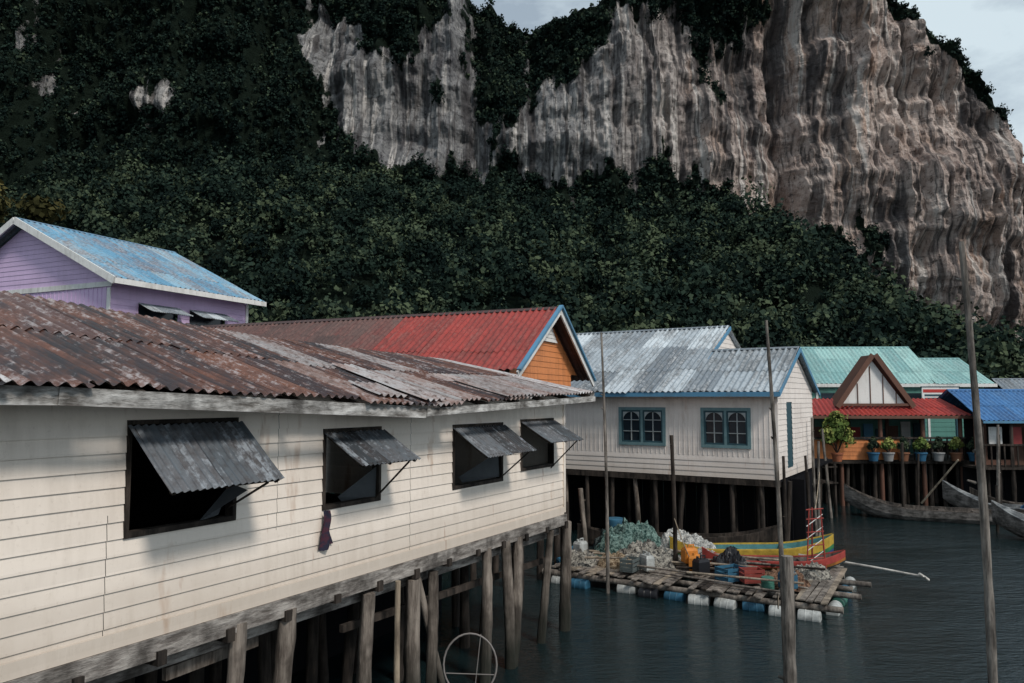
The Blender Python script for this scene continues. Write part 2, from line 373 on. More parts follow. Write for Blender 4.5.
k=(np.abs(x)<y*.76+6);x,y,z=x[k],y[k],z[k]
q=rng.random(len(x));r=1.3+1.5*q+2.0*(q>.86)*rng.random(len(x))
hh=r*(.9+.7*rng.random(len(x)))
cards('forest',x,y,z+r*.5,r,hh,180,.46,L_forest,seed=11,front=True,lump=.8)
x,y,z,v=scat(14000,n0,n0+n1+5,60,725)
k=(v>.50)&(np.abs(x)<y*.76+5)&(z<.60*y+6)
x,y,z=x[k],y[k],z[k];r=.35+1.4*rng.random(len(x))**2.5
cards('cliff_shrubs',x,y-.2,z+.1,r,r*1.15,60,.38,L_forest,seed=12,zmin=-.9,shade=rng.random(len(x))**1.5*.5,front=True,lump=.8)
# ---------------------------------------------------------------- WATER
m=NT('sea_water',.07,.5);m.b.inputs['IOR'].default_value=1.33
m.col((.007,.016,.018))
w1=m.noise((.8,2.0,1),1.2,3,.55);w2=m.noise((2.2,5.0,1),1.9,4,.65);w3=m.noise((.10,.22,1),1,3,.5)
amp_=m.ramp(w3,[(.40,.40),(.60,1.0)])
h=m.math('MULTIPLY',m.math('ADD',m.math('MULTIPLY',w1,.75),m.math('MULTIPLY',w2,.48)),amp_)
m.bump(h,.6,.17)
mb=MB();mb.add([(-1500,-600,0),(1500,-600,0),(1500,2500,0),(-1500,2500,0)],[(0,1,2,3)]);mb.obj('sea_water',[m.m])
# ---------------------------------------------------------------- LEFT CREAM HOUSE
fr=FR(.95,14.1,.503,.864);H=empty('cream_stilt_house',W(fr,-6,3,0))
wins=[(-8.63,-7.44,3.08,4.11),(-6.23,-5.21,3.02,3.95),(-3.62,-2.2,2.98,3.92),(-1.62,-.40,3.08,3.95)]
mb=MB()
seams=[(-8.78,-8.774,2.2,3.3),(-12,-11.994,2.2,4.3),(-4.6,-4.594,2.2,4.3),(-6.9,-6.895,2.9,4.3)]
siding(mb,fr,-16,0,2.2,4.34,0,.148,wins+seams)
er=endR(fr,0);siding(mb,er,0,6,2.2,4.34,0,.148);gable(mb,er,0,6,4.34,5.05)
mb.box(fr,-.02,.05,-.03,.05,2.2,4.34,0)
mb.box(fr,-16,-.03,-.034,-.016,2.17,2.30,0)
mb.obj('walls',[M_cream],H)
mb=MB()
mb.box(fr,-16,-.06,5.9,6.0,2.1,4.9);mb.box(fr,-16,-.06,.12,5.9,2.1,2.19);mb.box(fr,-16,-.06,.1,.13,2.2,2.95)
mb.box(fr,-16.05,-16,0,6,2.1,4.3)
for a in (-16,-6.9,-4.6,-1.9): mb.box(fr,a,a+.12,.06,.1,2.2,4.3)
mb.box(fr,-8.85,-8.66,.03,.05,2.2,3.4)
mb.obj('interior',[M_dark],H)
mb=MB()
for (a0,a1,z0,z1) in wins:
    for q in ((a0,a0+.045,z0,z1),(a1-.045,a1,z0,z1),(a0+.045,a1-.045,z0,z0+.05),(a0+.045,a1-.045,z1-.04,z1)):
        mb.box(fr,q[0],q[1],-.02,.09,q[2],q[3],0)
mb.obj('window_frames',[M_wood2],H)
for i,(w,o_,d_) in enumerate(zip(wins,(.66,.62,.62,.6),(.56,.36,.40,.34))):
    awning(fr,w[0]+.02,w[1],w[3]-.05,o_,d_,H,seed=20+i)
mb=MB()
mb.add([W(fr,-7.85,.02,3.12),W(fr,-7.5,-.25,3.4),W(fr,-7.48,.02,3.45),W(fr,-7.6,.05,3.15)],[(0,1,2,3)])
mb.add([W(fr,-5.7,.25,3.1),W(fr,-5.25,.02,3.45),W(fr,-5.25,.03,3.05),W(fr,-5.6,.25,3.0)],[(0,1,2,3)])
mb.add([W(fr,-3.0,.3,3.1),W(fr,-2.3,.02,3.45),W(fr,-2.24,.03,3.05),W(fr,-2.9,.3,3.0)],[(0,1,2,3)])
mb.obj('mosquito_flaps',[plain('faded_cloth',(.09,.10,.11),.9)],H)
EzA=[-17,-9.5,-4.8,.5];EzZ=[4.52,4.42,4.22,4.40];RzA=[-17,-8.26,-4.64,.5];RzZ=[5.85,5.5,5.25,5.10]
Ez=lambda a:float(np.interp(a,EzA,EzZ));Rz=lambda a:float(np.interp(a,RzA,RzZ))
def svl(t,r,rd):
    q=rd.random()
    if t>.80: return .74+.26*q if (q>.5 or r==0) else .15
    if t>.66: return .82 if (q>.6) else .02+.4*q
    return .72 if q>.92 else .0+.62*q
roof('roof_front',lambda u:W(fr,-16.4+u,-.48,Ez(-16.4+u)),lambda u:W(fr,-16.4+u,3,Rz(-16.4+u)),16.85,R_rust,H,sheet=.66,rows=2,pitch=.125,amp=.02,sv=svl,seed=4,spw=8)
roof('roof_back',lambda u:W(fr,.45-u,6.4,Ez(.45-u)-.1),lambda u:W(fr,.45-u,3,Rz(.45-u)),16.85,R_rust,H,sheet=.8,rows=2,pitch=.125,amp=.02,sv=svl,seed=5,spw=6)
mb=MB()
aa=[-16.4,-13,-9.5,-7.6,-4.9,-2.5,.4]
for i in range(len(aa)-1):
    mb.beam(W(fr,aa[i],-.49+.015*(i%2),Ez(aa[i])-.10),W(fr,aa[i+1],-.49+.015*(i%2),Ez(aa[i+1])-.10),.03,.14 if i<4 else .10,0)
for a in np.arange(-16,.3,.9): mb.beam(W(fr,a,-.46,Ez(a)-.06),W(fr,a,.02,Ez(a)+.06),.05,.07,1)
mb.beam(W(fr,.42,-.45,4.36),W(fr,.42,3,5.06),.03,.1,0);mb.beam(W(fr,.42,3,5.06),W(fr,.42,6.3,4.3),.03,.1,0)
mb.obj('fascia',[M_rail,M_wood2],H)
mb2=lambda nm,a0,a1,t0_,t1_,s,v:roof(nm,lambda u:W(fr,a0+u,-.48+3.48*t0_,Ez(a0+u)+(Rz(a0+u)-Ez(a0+u))*t0_+.045),lambda u:W(fr,a0+u+s,-.48+3.48*t1_,Ez(a0+u+s)+(Rz(a0+u+s)-Ez(a0+u+s))*t1_+.045),a1-a0,R_rust,H,sheet=2,rows=1,pitch=.125,amp=.02,sv=lambda t,r,rd:v,seed=int(a0*7)%40)
mb2('loose_sheet',-4.9,-4.45,-.01,.5,.1,.9);mb2('loose_sheet',-2.9,-1.9,-.02,.30,.05,.8);mb2('loose_sheet',-5.7,-5.1,.03,.2,.1,.85)
mb2('loose_sheet',-10.9,-9.9,-.04,.2,0,.95)
mb=MB()
mb.beam(W(fr,-16,.02,2.07),W(fr,.05,.02,2.07),.14,.19,0)
mb.beam(W(fr,-16,.18,1.92),W(fr,.1,.18,1.84),.09,.14,0)
for a in np.arange(-15.8,.2,.75): mb.box(fr,a,a+.09,-.08,5.8,1.93+random.uniform(-.02,.02),2.04,1)
mb.obj('floor_beams',[M_woodH,M_wood2],H)
mb=MB()
for a,r in [(-13.5,.1),(-11.2,.1),(-9.1,.1),(-7.36,.085),(-6.7,.10),(-5.4,.085),(-4.5,.10),(-4.05,.08),(-2.66,.085),(-2.1,.08),(-1.7,.09),(.15,.09),(-.5,.07)]:
    l=random.uniform(-.25,.25);mb.tube(W(fr,a+l,.1+random.uniform(-.1,.15),-1),W(fr,a,.0,2.0+random.uniform(-.1,.1)),r*1.2,r*.95,0,n=14,rings=20,jit=.11,bend=.08)
for b in (1.2,2.0):
    for a in np.arange(-15,.2,.9):
        mb.tube(W(fr,a+random.uniform(-.4,.4),b,-1),W(fr,a,b,1.98),.09,.075,1,bend=.05)
mb.tube(W(fr,-4.85,-.12,-1),W(fr,-4.95,-.1,1.98),.045,.035,2,bend=.03)
mb.tube(W(fr,-3.6,-.1,-.6),W(fr,-4.3,.1,1.9),.06,.05,0)
mb.beam(W(fr,-5.6,.25,1.5),W(fr,-.1,.25,1.35),.06,.09,1);mb.beam(W(fr,-8,.25,1.7),W(fr,-6.9,.25,1.72),.06,.12,0)
for a in np.arange(-16,.1,.31): mb.box(fr,a,a+.3,2.8+.02*random.random(),2.85,-.4,2.0,3)  # near-black boards added behind the posts, standing in for under-floor shade
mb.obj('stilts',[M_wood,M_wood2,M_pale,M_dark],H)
mb=MB();p=[]
for j in range(9):
    for i in range(7):
        t=i/6;zz=3.02-.42*j/8;ww=.05+.07*(j/8)
        p.append(W(fr,-6.2+ww*(t-.5)*2+.01*math.sin(j),-.05-.03*math.sin(t*9+j*.4),zz-.03*math.sin(t*5)*(j/8)))
mb.add(p,[(j*7+i,j*7+i+1,j*7+i+8,j*7+i+7) for j in range(8) for i in range(6)],0,True)
cm=NT('maroon_cloth',.9,.1);cm.col(cm.mix(cm.ramp(cm.noise((8,8,14),1,2),[(.45,0),(.55,1)]),(.07,.03,.045),(.03,.03,.05)))
mb.obj('hanging_cloth',[cm.m])
# ---------------------------------------------------------------- RED ROOF HOUSE
fr=FR(.13,16.6,.91,-.41);H=empty('red_roof_house',W(fr,-5,2.6,0))
def svr(t,r,rd): return min(1,max(0,(.05+.35*rd.random()) if t<.55+.12*rd.random() else .68+.3*rd.random()))
roof2('',fr,-12.2,0,0,4.92,2.63,6.6,5.26,4.8,R_red,H,sheet=.75,rows=3,pitch=.17,amp=.022,sv=svr,seed=8,jit=.01)
er=endR(fr,-.35);mb=MB()
gable(mb,er,.3,4.9,4.6+.35,6.45,0,.14,0)
siding(mb,er,.3,4.4,4.5,4.97,0,.14)
siding(mb,endR(fr,-.6),.5,3.0,2.2,4.6,0,.16,m=0)
siding(mb,fr,-11.5,-.6,2.2,4.95,.5,.16,m=0)
mb.obj('walls',[M_orange],H)
mb=MB();gable(mb,er,2.0,3.25,5.75,6.35,-.05,.1,0);mb.obj('gable_panel',[M_white],H)
mb=MB()
for (b0,z0,b1,z1) in ((-.05,4.88,2.63,6.6),(5.31,4.76,2.63,6.6)):
    mb.beam(W(fr,.02,b0,z0-.06),W(fr,.02,b1,z1-.06),.04,.17,0,up=(0,0,1))
    mb.beam(W(fr,.05,b0,z0+.05),W(fr,.05,b1,z1+.05),.10,.06,1)
mb.obj('barge_boards',[M_white,M_blue],H)
mb=MB();mb.box(fr,-11.4,-.7,.6,3.0,2.1,2.19);mb.box(fr,-11.4,-.7,2.9,2.95,2.2,4.6)
for a in np.arange(-11,0,1.2):
    for b in (.6,1.8,2.9): mb.tube(W(fr,a,b,-1),W(fr,a,b,2.1),.09,.08,0)
mb.obj('stilts',[M_wood2],H)
# ---------------------------------------------------------------- MIDDLE BEIGE HOUSE
fr=FR(7.3,20.8,.845,-.535);H=empty('beige_stilt_house',W(fr,-4,3,0))
cw=[(-4.68,-3.25,2.93,4.0),(-2.09,-.744,2.93,4.0)]
mb=MB()
siding(mb,fr,-9,0,2.06,2.66,0,.15)
siding(mb,fr,-9,0,2.66,4.62,.0,3.0,cw,lip=.001)
a=-8.9
while a<0:
    zs=[(2.66,4.6)]
    for w in cw:
        if w[0]-.05<a<w[1]+.05: zs=[(2.66,w[2]),(w[3],4.6)]
    for z0,z1 in zs: mb.box(fr,a,a+.018,-.012,0.01,z0+.002,z1)
    a+=.145
er=endR(fr,0);siding(mb,er,0,5,2.06,4.62,0,.15,[(1.2,1.9,2.3,4.2)]);gable(mb,er,0,5,4.62,5.75)
gable(mb,endR(fr,-2.7),0,9,4.62,6.75)
mb.box(fr,-.03,.04,-.035,.04,2.06,4.6)
mb.obj('walls',[M_cream2],H)
mb=MB();mb.box(fr,-9,-.05,.15,8.8,1.96,2.05);mb.box(fr,-9,-.1,4.5,4.55,2.06,4.6)
mb.obj('floor',[M_dark],H)
def archwin(mb,fr,a0,a1,z0,z1):
    t=.05
    mb.box(fr,a0-.04,a0+t,-.04,.06,z0-.04,z1+.04,0);mb.box(fr,a1-t,a1+.04,-.04,.06,z0-.04,z1+.04,0)
    mb.box(fr,a0+t,a1-t,-.04,.06,z0-.04,z0+t,0);mb.box(fr,a0+t,a1-t,-.04,.06,z1-t,z1+.04,0)
    mid=(a0+a1)/2;mb.box(fr,mid-.035,mid+.035,-.035,.06,z0+t,z1-t,0)
    mb.box(fr,a0+t,a1-t,.03,.04,z0+t,z1-t,1)
    for l,r in ((a0+t,mid-.035),(mid+.035,a1-t)):
        w=r-l;c=(l+r)/2;f=.05
        mb.box(fr,l,l+f,-.015,.028,z0+t,z1-t,2);mb.box(fr,r-f,r,-.015,.028,z0+t,z1-t,2)
        mb.box(fr,l+f,r-f,-.015,.028,z0+t,z0+t+f,2);mb.box(fr,l+f,r-f,-.015,.028,z1-t-f,z1-t,2)
        R_=(w-2*f)/2;zc=z1-t-f-R_
        for k in range(8):
            t0_=math.pi*k/8;t1_=math.pi*(k+1)/8
            p=[(c+R_*math.cos(t0_),zc+R_*math.sin(t0_)),(c+R_*math.cos(t1_),zc+R_*math.sin(t1_))]
            mb.add([W(fr,p[0][0],-.01,p[0][1]),W(fr,p[1][0],-.01,p[1][1]),W(fr,p[1][0],-.01,z1-t-f),W(fr,p[0][0],-.01,z1-t-f)],[(0,1,2,3)],3)
        mb.box(fr,c-.012,c+.012,-.008,.028,z0+t+f,zc+R_*.95,3)
        for q in (.3,.62): mb.box(fr,l+f,r-f,-.006,.026,z0+t+(z1-z0)*q,z0+t+(z1-z0)*q+.022,3)
mb=MB()
for w in cw: archwin(mb,fr,*w)
mb.obj('windows',[plain('teal_frame',(.14,.24,.26)),M_glass,M_teal,plain('grey_muntin',(.36,.40,.41))],H)
mb=MB();mb.box(er,1.2,1.9,-.0,.05,2.3,4.2);mb.obj('side_door',[M_teal],H)
roof2('left_',fr,-9.3,-2.55,-.35,4.5,4.5,6.8,9.4,4.5,R_grey,H,sheet=.85,rows=3,pitch=.18,amp=.028,seed=12,jit=.012)
roof2('right_',fr,-2.6,.16,-.36,4.48,2.5,5.85,5.4,4.48,R_grey,H,sheet=.85,rows=2,pitch=.18,amp=.028,seed=14,jit=.012)
mb=MB()
mb.beam(W(fr,-9.3,-.36,4.42),W(fr,.2,-.36,4.42),.035,.13,0)
mb.beam(W(fr,.18,-.36,4.42),W(fr,.18,2.5,5.79),.035,.11,0);mb.beam(W(fr,.18,2.5,5.79),W(fr,.18,5.4,4.42),.035,.11,0)
mb.beam(W(fr,-2.5,1.9,5.50),W(fr,-2.5,4.5,6.74),.04,.12,0)
mb.box(fr,-9.3,.16,-.34,0,4.34,4.36,1)
mb.obj('fascia',[M_blue,M_white],H)
mb=MB()
mb.beam(W(fr,-9,.05,1.96),W(fr,.05,.05,1.96),.12,.17,0)
for b,st in ((.1,.75),(1.0,.8)):
    for a in np.arange(-8.8,.1,st):
        mb.tube(W(fr,a+random.uniform(-.2,.2),b,-1),W(fr,a+random.uniform(-.1,.1),b,1.95),.075,.065,0 if random.random()>.25 or b>.5 else 2,bend=.05)
for a in np.arange(-9,.1,.36): mb.box(fr,a,a+.34,1.7,1.73+.02*random.random(),-.4,1.95,1)  # dark boards set behind the stilts in place of shade
for b in np.arange(.9,5,.36): mb.box(fr,-.1,-.07,b,b+.34,-.4,1.95,1)  # same dark boards at the end, painting the shade underneath
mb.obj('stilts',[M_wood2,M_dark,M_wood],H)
# ---------------------------------------------------------------- LILAC HOUSE
fr=FR(-12.2,22.4,.41,.912);H=empty('lilac_house',W(fr,3,4,0))
lw=[(1.36,2.9,6.3,7.35),(3.4,5.0,6.3,7.35)]
mb=MB();siding(mb,fr,.35,6.1,1.8,7.85,.3,.2,lw)
el=endL(fr,.35,8.7);siding(mb,el,0,8.4,1.8,7.9,0,3,lip=.001);gable(mb,el,0,8.4,7.9,10.0,0,.16)
for a in np.arange(0,8.4,.2): mb.box(el,a,a+.03,-.015,.01,1.8,7.88)
mb.obj('walls',[M_lilac],H)
mb=MB()
for w in lw: mb.box(fr,w[0],w[1],.4,.45,w[2],w[3],0)
mb.obj('window_glass',[M_glass],H)
f2=(W(fr,0,.3,0).x,W(fr,0,.3,0).y,fr[2],fr[3])
for i,w in enumerate(lw): awning(f2,w[0],w[1],w[3]-.02,.7,.3,H,mat=R_grey,seed=70+i,prop=False)
roof2('',fr,0,6.4,-.3,7.92,4.5,10.2,9.3,7.92,R_sky,H,sheet=.8,rows=3,pitch=.2,amp=.028,seed=33,jit=.01)
mb=MB()
mb.beam(W(fr,0,-.33,7.84),W(fr,6.4,-.33,7.84),.04,.17,0)
for (b0,z0) in ((-.33,7.84),(9.33,7.84)): mb.beam(W(fr,-.03,b0,z0),W(fr,-.03,4.5,10.13),.05,.22,0)
mb.box(el,-.1,8.5,-.04,-.016,7.74,7.9,0);mb.box(el,8.3,8.45,-.045,-.017,1.8,7.7,0)
mb.box(fr,.32,6.1,.27,.28,6.1,6.25,0);mb.box(fr,6.0,6.12,.26,.29,1.8,7.8,0)
mb.obj('white_trim',[M_white],H)
mb=MB()
for a in (.6,3,5.8):
    for b in (.5,4,8): mb.tube(W(fr,a,b,-1),W(fr,a,b,1.8),.12,.1,0)
mb.box(fr,.3,6.2,.35,8.6,1.7,1.79)
mb.obj('stilts',[M_wood2],H)
# ---------------------------------------------------------------- TEAL ROOF HOUSE (back right)
fr=FR(16.6,41.6,1,-.04);H=empty('teal_roof_house',W(fr,5,3,0))
roof2('left_',fr,-.6,6.9,-.3,5.1,3.3,7.35,6.9,5.1,R_teal,H,sheet=.9,rows=3,pitch=.25,amp=.03,seed=41,jit=.006,spw=6)
roof2('right_',fr,6.5,9.6,-.5,5.1,2.9,6.65,6.9,5.1,R_teal,H,sheet=.9,rows=2,pitch=.25,amp=.03,seed=42,jit=.006,spw=6)
mb=MB();siding(mb,fr,-.3,9.3,2.0,5.05,0,.25,m=0);siding(mb,endL(fr,-.3,6.6),0,6.6,2,5.05,0,.25,m=0);gable(mb,endL(fr,-.3,6.6),0,6.6,5.05,7.2)
mb.obj('walls',[M_green],H)
mb=MB();mb.beam(W(fr,-.6,-.34,5.02),W(fr,9.7,-.54,5.02),.04,.18);mb.beam(W(fr,-.62,-.3,5.02),W(fr,-.62,3.3,7.28),.05,.16)
for a in np.arange(.2,9,1.5): mb.box(fr,a,a+.12,-.05,-.02,2,5)
mb.box(fr,-.3,9.3,-.075,-.055,3.3,3.42)
mb.obj('white_trim',[M_white],H)
mb=MB()
for a in np.arange(.5,8.5,1.5): mb.box(fr,a,a+.9,-.025,-.005,3.5,4.6)
mb.obj('windows',[M_glass],H)
mb=MB()
for a in np.arange(-.2,9.4,1.1): mb.tube(W(fr,a,.1,-1),W(fr,a,.1,2),.1,.09)
mb.box(fr,-.4,9.5,-.1,6.6,1.9,1.99)
for a in np.arange(-.4,9.5,.5): mb.box(fr,a,a+.48,1.0,1.03,-.4,1.9)  # dark boards below the floor serve as painted shade
mb.obj('stilts',[M_wood2],H)
def sign(x,y,z,w,h,c1):
    e=empty('shop_sign',(x,y,z));f=FR(x,y,1,-.04);mb=MB();mb.box(f,0,w,0,.05,z,z+h,0)
    mb.box(f,.05,w-.05,-.006,-.002,z+h*.62,z+h*.85,1);mb.box(f,.12,w*.7,-.006,-.002,z+h*.36,z+h*.5,2);mb.box(f,.12,w*.55,-.006,-.002,z+h*.14,z+h*.26,2)
    mb.box(f,-.05,w+.05,-.02,.06,z+h,z+h+.04,2);mb.box(f,-.05,w+.05,-.02,.06,z-.04,z,2)
    mb.tube((x+.1,y+.1,0),(x+.1,y+.1,z+h),.05,.05,2);mb.tube((x+w-.1,y+.1,0),(x+w-.1,y+.1,z+h),.05,.05,2)
    mb.obj('board',[M_white,c1,M_teal],e)
sign(21.6,39.6,4.15,1.9,.75,plain('sign_red',(.5,.05,.04)))
sign(18.2,40.2,4.0,1.3,.7,plain('sign_blue',(.05,.15,.4)))
# ---------------------------------------------------------------- RED PAVILION
fr=FR(11.7,30.6,1,-.02);H=empty('red_roof_pavilion',W(fr,3,2,0))
roof('roof_front',lambda u:W(fr,u-.2,-.4,3.62),lambda u:W(fr,u*.9+.15,1.3,4.28),6.9,R_tile,H,sheet=.9,rows=2,pitch=.2,amp=.03,seed=61,jit=.005)
roof('roof_back',lambda u:W(fr,6.7-u,3.4,3.62),lambda u:W(fr,6.4-u*.9,1.3,4.28),6.9,R_tile,H,sheet=.9,rows=2,pitch=.2,amp=.03,seed=62,jit=.005)
mb=MB();a0,a1,ap=1.75,4.55,3.15
mb.add([W(fr,a0+.1,.4,4.05),W(fr,a1-.1,.4,4.05),W(fr,ap,.4,5.85)],[(0,1,2)],0)
for q in np.arange(.25,1,.2):
    h=(1-abs(q*2-1))*1.75;mb.box(fr,a0+.1+(a1-a0-.2)*q,a0+.13+(a1-a0-.2)*q,.37,.395,4.0,4.05+h,1)
for s,ae in ((1,a0-.15),(-1,a1+.15)):
    mb.beam(W(fr,ae,.20,3.95),W(fr,ap+.05*s*-1,.20+.004*s,6.1),.06,.20,1)
    mb.add([W(fr,ae,.22,3.98),W(fr,ap,.22,6.1),W(fr,ap,1.4,6.1),W(fr,ae,1.4,3.98)],[(0,1,2,3)],1)
mb.box(fr,a0-.1,a1+.1,.2,.28,4.0,4.1,1)
mb.box(fr,-.25,6.75,-.46,-.42,3.50,3.62,1)
for a in (0,1.6,3.2,4.9,6.4):
    for b in (0,3): mb.tube(W(fr,a,b,-1),W(fr,a,b,3.75),.09,.08,1,jit=.03)
mb.obj('gable_and_posts',[M_white,M_brown],H)
mb=MB()
mb.box(fr,-1,7.5,-.2,3.4,1.7,1.82,1)
siding(mb,fr,-.2,3.9,1.85,2.65,-.12,.16,m=0);siding(mb,fr,-.2,6.6,1.85,3.6,3.1,.2,m=2)
mb.beam(W(fr,-.2,-.15,2.72),W(fr,6.5,-.15,2.72),.09,.07,1)
for a in np.arange(4.0,6.5,.22): mb.box(fr,a,a+.05,-.15,-.11,1.85,2.68,1)
for a in np.arange(-.9,7.5,.55):
    for b in (0,.9): mb.tube(W(fr,a+random.uniform(-.1,.1),b,-1),W(fr,a,b,1.7),.08,.07,1,bend=.04)
for a in np.arange(-1,7.5,.4): mb.box(fr,a,a+.38,1.5,1.53,-.4,1.7,3)  # near-black boards imitate the shade below the deck
for a in np.arange(0,6.4,.55): mb.box(fr,a,a+.4,2.9+.1*random.random(),3.04,2.0+random.random()*.7,2.9+random.random()*.4,4+int(random.random()*5)%5)
mb.obj('deck',[M_orange,M_wood2,M_green,M_dark,M_blue,M_white,plain('red_cloth',(.35,.04,.04)),M_teal,M_brown],H)
def potted(name,x,y,z,r,h,mat,seed,pot=(.35,.12,.06),size=.09,K=700):
    e=empty(name,(x,y,z));mb=MB();mb.tube((x,y,z),(x,y,z+.32),.16,.22,0,n=14,jit=.01);mb.tube((x,y,z+.29),(x,y,z+.34),.245,.245,0,n=14,jit=.01)
    for k in range(5):
        a=k*1.3;mb.tube((x,y,z+.3),(x+math.cos(a)*r*.6,y+math.sin(a)*r*.6,z+.4+h*1.1),.025,.01,1,n=6)
    mb.obj('pot',[plain('clay_pot_paint',pot),M_wood2],e)
    cards('leaves',[x,x+r*.5,x-r*.45,x+.1*r],[y,y+.2*r,y-.2*r,y],[z+.35+h,z+.4+h*.7,z+.35+h*.75,z+.4+h*1.4],[r*.7,r*.5,r*.5,r*.45],[h*.8,h*.5,h*.55,h*.5],K,size,mat,e,seed,-.8,lump=.7)
potted('potted_shrub',12.85,29.9,1.82,.8,.85,L_shrub,91,K=600,size=.11)
for i,(x,s_) in enumerate([(14.4,.3),(15.0,.36),(15.6,.3),(16.3,.42),(17.0,.3),(17.7,.38),(18.4,.3)]):
    potted('potted_plant',x,30.15,1.82,s_,.3,L_shrub if i%2 else L_forest,100+i,pot=[(.03,.12,.22),(.3,.3,.3),(.2,.09,.05)][i%3],size=.08,K=200)
# ---------------------------------------------------------------- BLUE ROOF HOUSE
fr=FR(17.9,29.0,1,-.02);H=empty('blue_roof_house',W(fr,3,1,0))
roof2('',fr,.1,7,-.2,3.45,2.2,4.65,4.6,3.45,R_blue,H,sheet=.8,rows=2,pitch=.18,amp=.028,seed=81,jit=.01)
mb=MB();siding(mb,fr,.3,6.6,1.7,3.5,.8,.2,[(.8,1.7,1.9,3.3),(2.6,3.8,2.3,3.2)],m=0);mb.obj('walls',[M_brown],H)
mb=MB();mb.box(fr,0,7,-.2,4.2,1.6,1.69,0);mb.box(fr,.3,6.6,1.4,1.45,1.7,3.5,1)
mb.box(fr,.08,7,-.26,-.22,3.36,3.45,2)
for a in np.arange(.1,7,1.1):
    for b in (-.1,1.5,3.5): mb.tube(W(fr,a,b,-1),W(fr,a,b,3.45 if b<0 else 1.6),.07,.06,0)
for a in np.arange(.4,7,.5): mb.tube(W(fr,a,.3,-1),W(fr,a+.1,.3,1.6),.06,.05,0,bend=.05)
for a in np.arange(0,7,.4): mb.box(fr,a,a+.38,1.1,1.13,-.4,1.6,1)  # near-black backing imitates shade between the posts
for a in np.arange(.1,6.8,.25): mb.box(fr,a,a+.05,-.18,-.14,1.7,2.5,0)
mb.box(fr,0,6.9,-.2,-.12,2.5,2.57,0)
for a,m_,w_ in ((.6,3,.5),(1.5,4,.35),(2.2,5,.6),(3.4,3,.3),(4.2,6,.5)): mb.box(fr,a,a+w_,.3,.33,2.5,3.2,m_)
mb.obj('deck_and_posts',[M_wood2,M_dark,M_blue,M_white,plain('laundry_red',(.3,.05,.05)),plain('laundry_grey',(.2,.22,.25)),M_orange],H)
def hut(x,y,w,mat,wm,zr,seed,nm):
    f=FR(x,y,1,random.uniform(-.1,.1));e=empty(nm,(x,y,0))
    roof2('',f,0,w,-.3,zr-1.6,2.4,zr,5.1,zr-1.6,mat,e,sheet=.9,rows=2,pitch=.25,amp=.03,seed=seed,spw=5)
    mb=MB();siding(mb,f,.2,w-.2,1.8,zr-1.55,0,.2,[(.8,1.8,2.3,3.3),(w-2,w-1,2.3,3.3)]);siding(mb,endR(f,w-.2),0,4.8,1.8,zr-1.55);siding(mb,endL(f,.2,4.8),0,4.8,1.8,zr-1.55);mb.obj('walls',[wm],e)
    mb=MB();mb.box(f,.2,w-.2,.3,4.7,1.7,1.79);mb.box(f,.2,w-.2,1.5,1.55,-.3,4,1)  # second box is a near-black sheet standing in for shade
    for a in np.arange(.2,w,.8): mb.tube(W(f,a,.1,-1),W(f,a,.1,1.8),.09,.09)
    mb.obj('stilts',[M_wood2,M_dark],e)
hut(9.5,36,5.5,R_rust,M_brown,4.9,301,'far_stilt_house')
hut(27.0,40,8,R_grey,M_brown,5.4,302,'far_stilt_house')
hut(-2,38,9,R_rust,M_brown,5.2,303,'far_stilt_house')
hut(25.1,31,6,R_rust,M_brown,4.7,304,'far_stilt_house')
# ---------------------------------------------------------------- POLES
M_pole=woodm('pole_wood',(.07,.062,.055),(.30,.27,.24),(14,14,1.6))
def pole(nm,p0,p1,r0,r1,mat,bend=.03,rings=9):
    mb=MB();p0=Vector(p0);p1=Vector(p1)
    mb.tube(p0,p1,r0,r1,0,n=10,rings=rings*2,jit=.10,bend=bend)
    for k in range(3):
        t=random.uniform(.35,.95);q=p0.lerp(p1,t);a=random.uniform(0,6.28)
        mb.tube(q,q+Vector((math.cos(a)*r0*1.5,math.sin(a)*r0*1.5,.03)),r0*.35,r0*.2,0,n=6,rings=2)
    return mb.obj(nm,[mat])
pole('mooring_pole',(5.56,9,-1),(5.46,9,6.20),.062,.034,M_pole,.07,14)
pole('mooring_post',(3.36,9.4,-1),(3.38,9.4,2.37),.085,.072,M_pole)
pole('mooring_pole',(4.62,13,-1),(4.43,13,5.66),.052,.026,M_pole,.08,12)
pole('mooring_pole',(2.12,17,-1),(2.03,17,5.8),.045,.022,M_pole,.06)
pole('mooring_pole',(3.85,18,-1),(3.8,18,3.43),.055,.04,M_wood2)
pole('mooring_pole',(9.6,24,-1),(9.55,24,3.7),.05,.04,M_pole)
pole('mooring_pole',(16.6,26,-1),(16.75,26,3.4),.06,.045,M_pole)
pole('mooring_pole',(11.6,27.5,-1),(11.3,27.5,3.2),.06,.04,M_pole)
pole('mooring_pole',(14.2,27.6,-1),(14.25,27.6,2.7),.06,.05,M_wood2)
pole('mooring_pole',(1.05,14.4,-1),(1.0,14.35,2.35),.09,.08,M_wood2)
pole('mooring_pole',(2.0,19.5,-1),(1.75,19.5,2.0),.07,.06,M_wood)
pole('mooring_pole',(7.9,19.6,-1),(7.95,19.6,3.2),.045,.035,M_pole)
pole('mooring_pole',(7.1,19.8,-1),(7.1,19.8,2.8),.05,.04,M_wood2)
for x,y,h_ in ((8.5,21.8,2.2),(8.9,22.6,2.6),(10.3,26,2.0),(17.6,27.4,3.0),(18.4,26.8,2.6),(19.6,28,2.9),(15.4,28.8,2.2),(15.6,24.6,1.5),(17.3,25.2,1.9),(12.4,29.6,2.0)):
    pole('mooring_pole',(x,y,-1),(x+random.uniform(-.15,.15),y,h_),.055,.04,M_wood2)
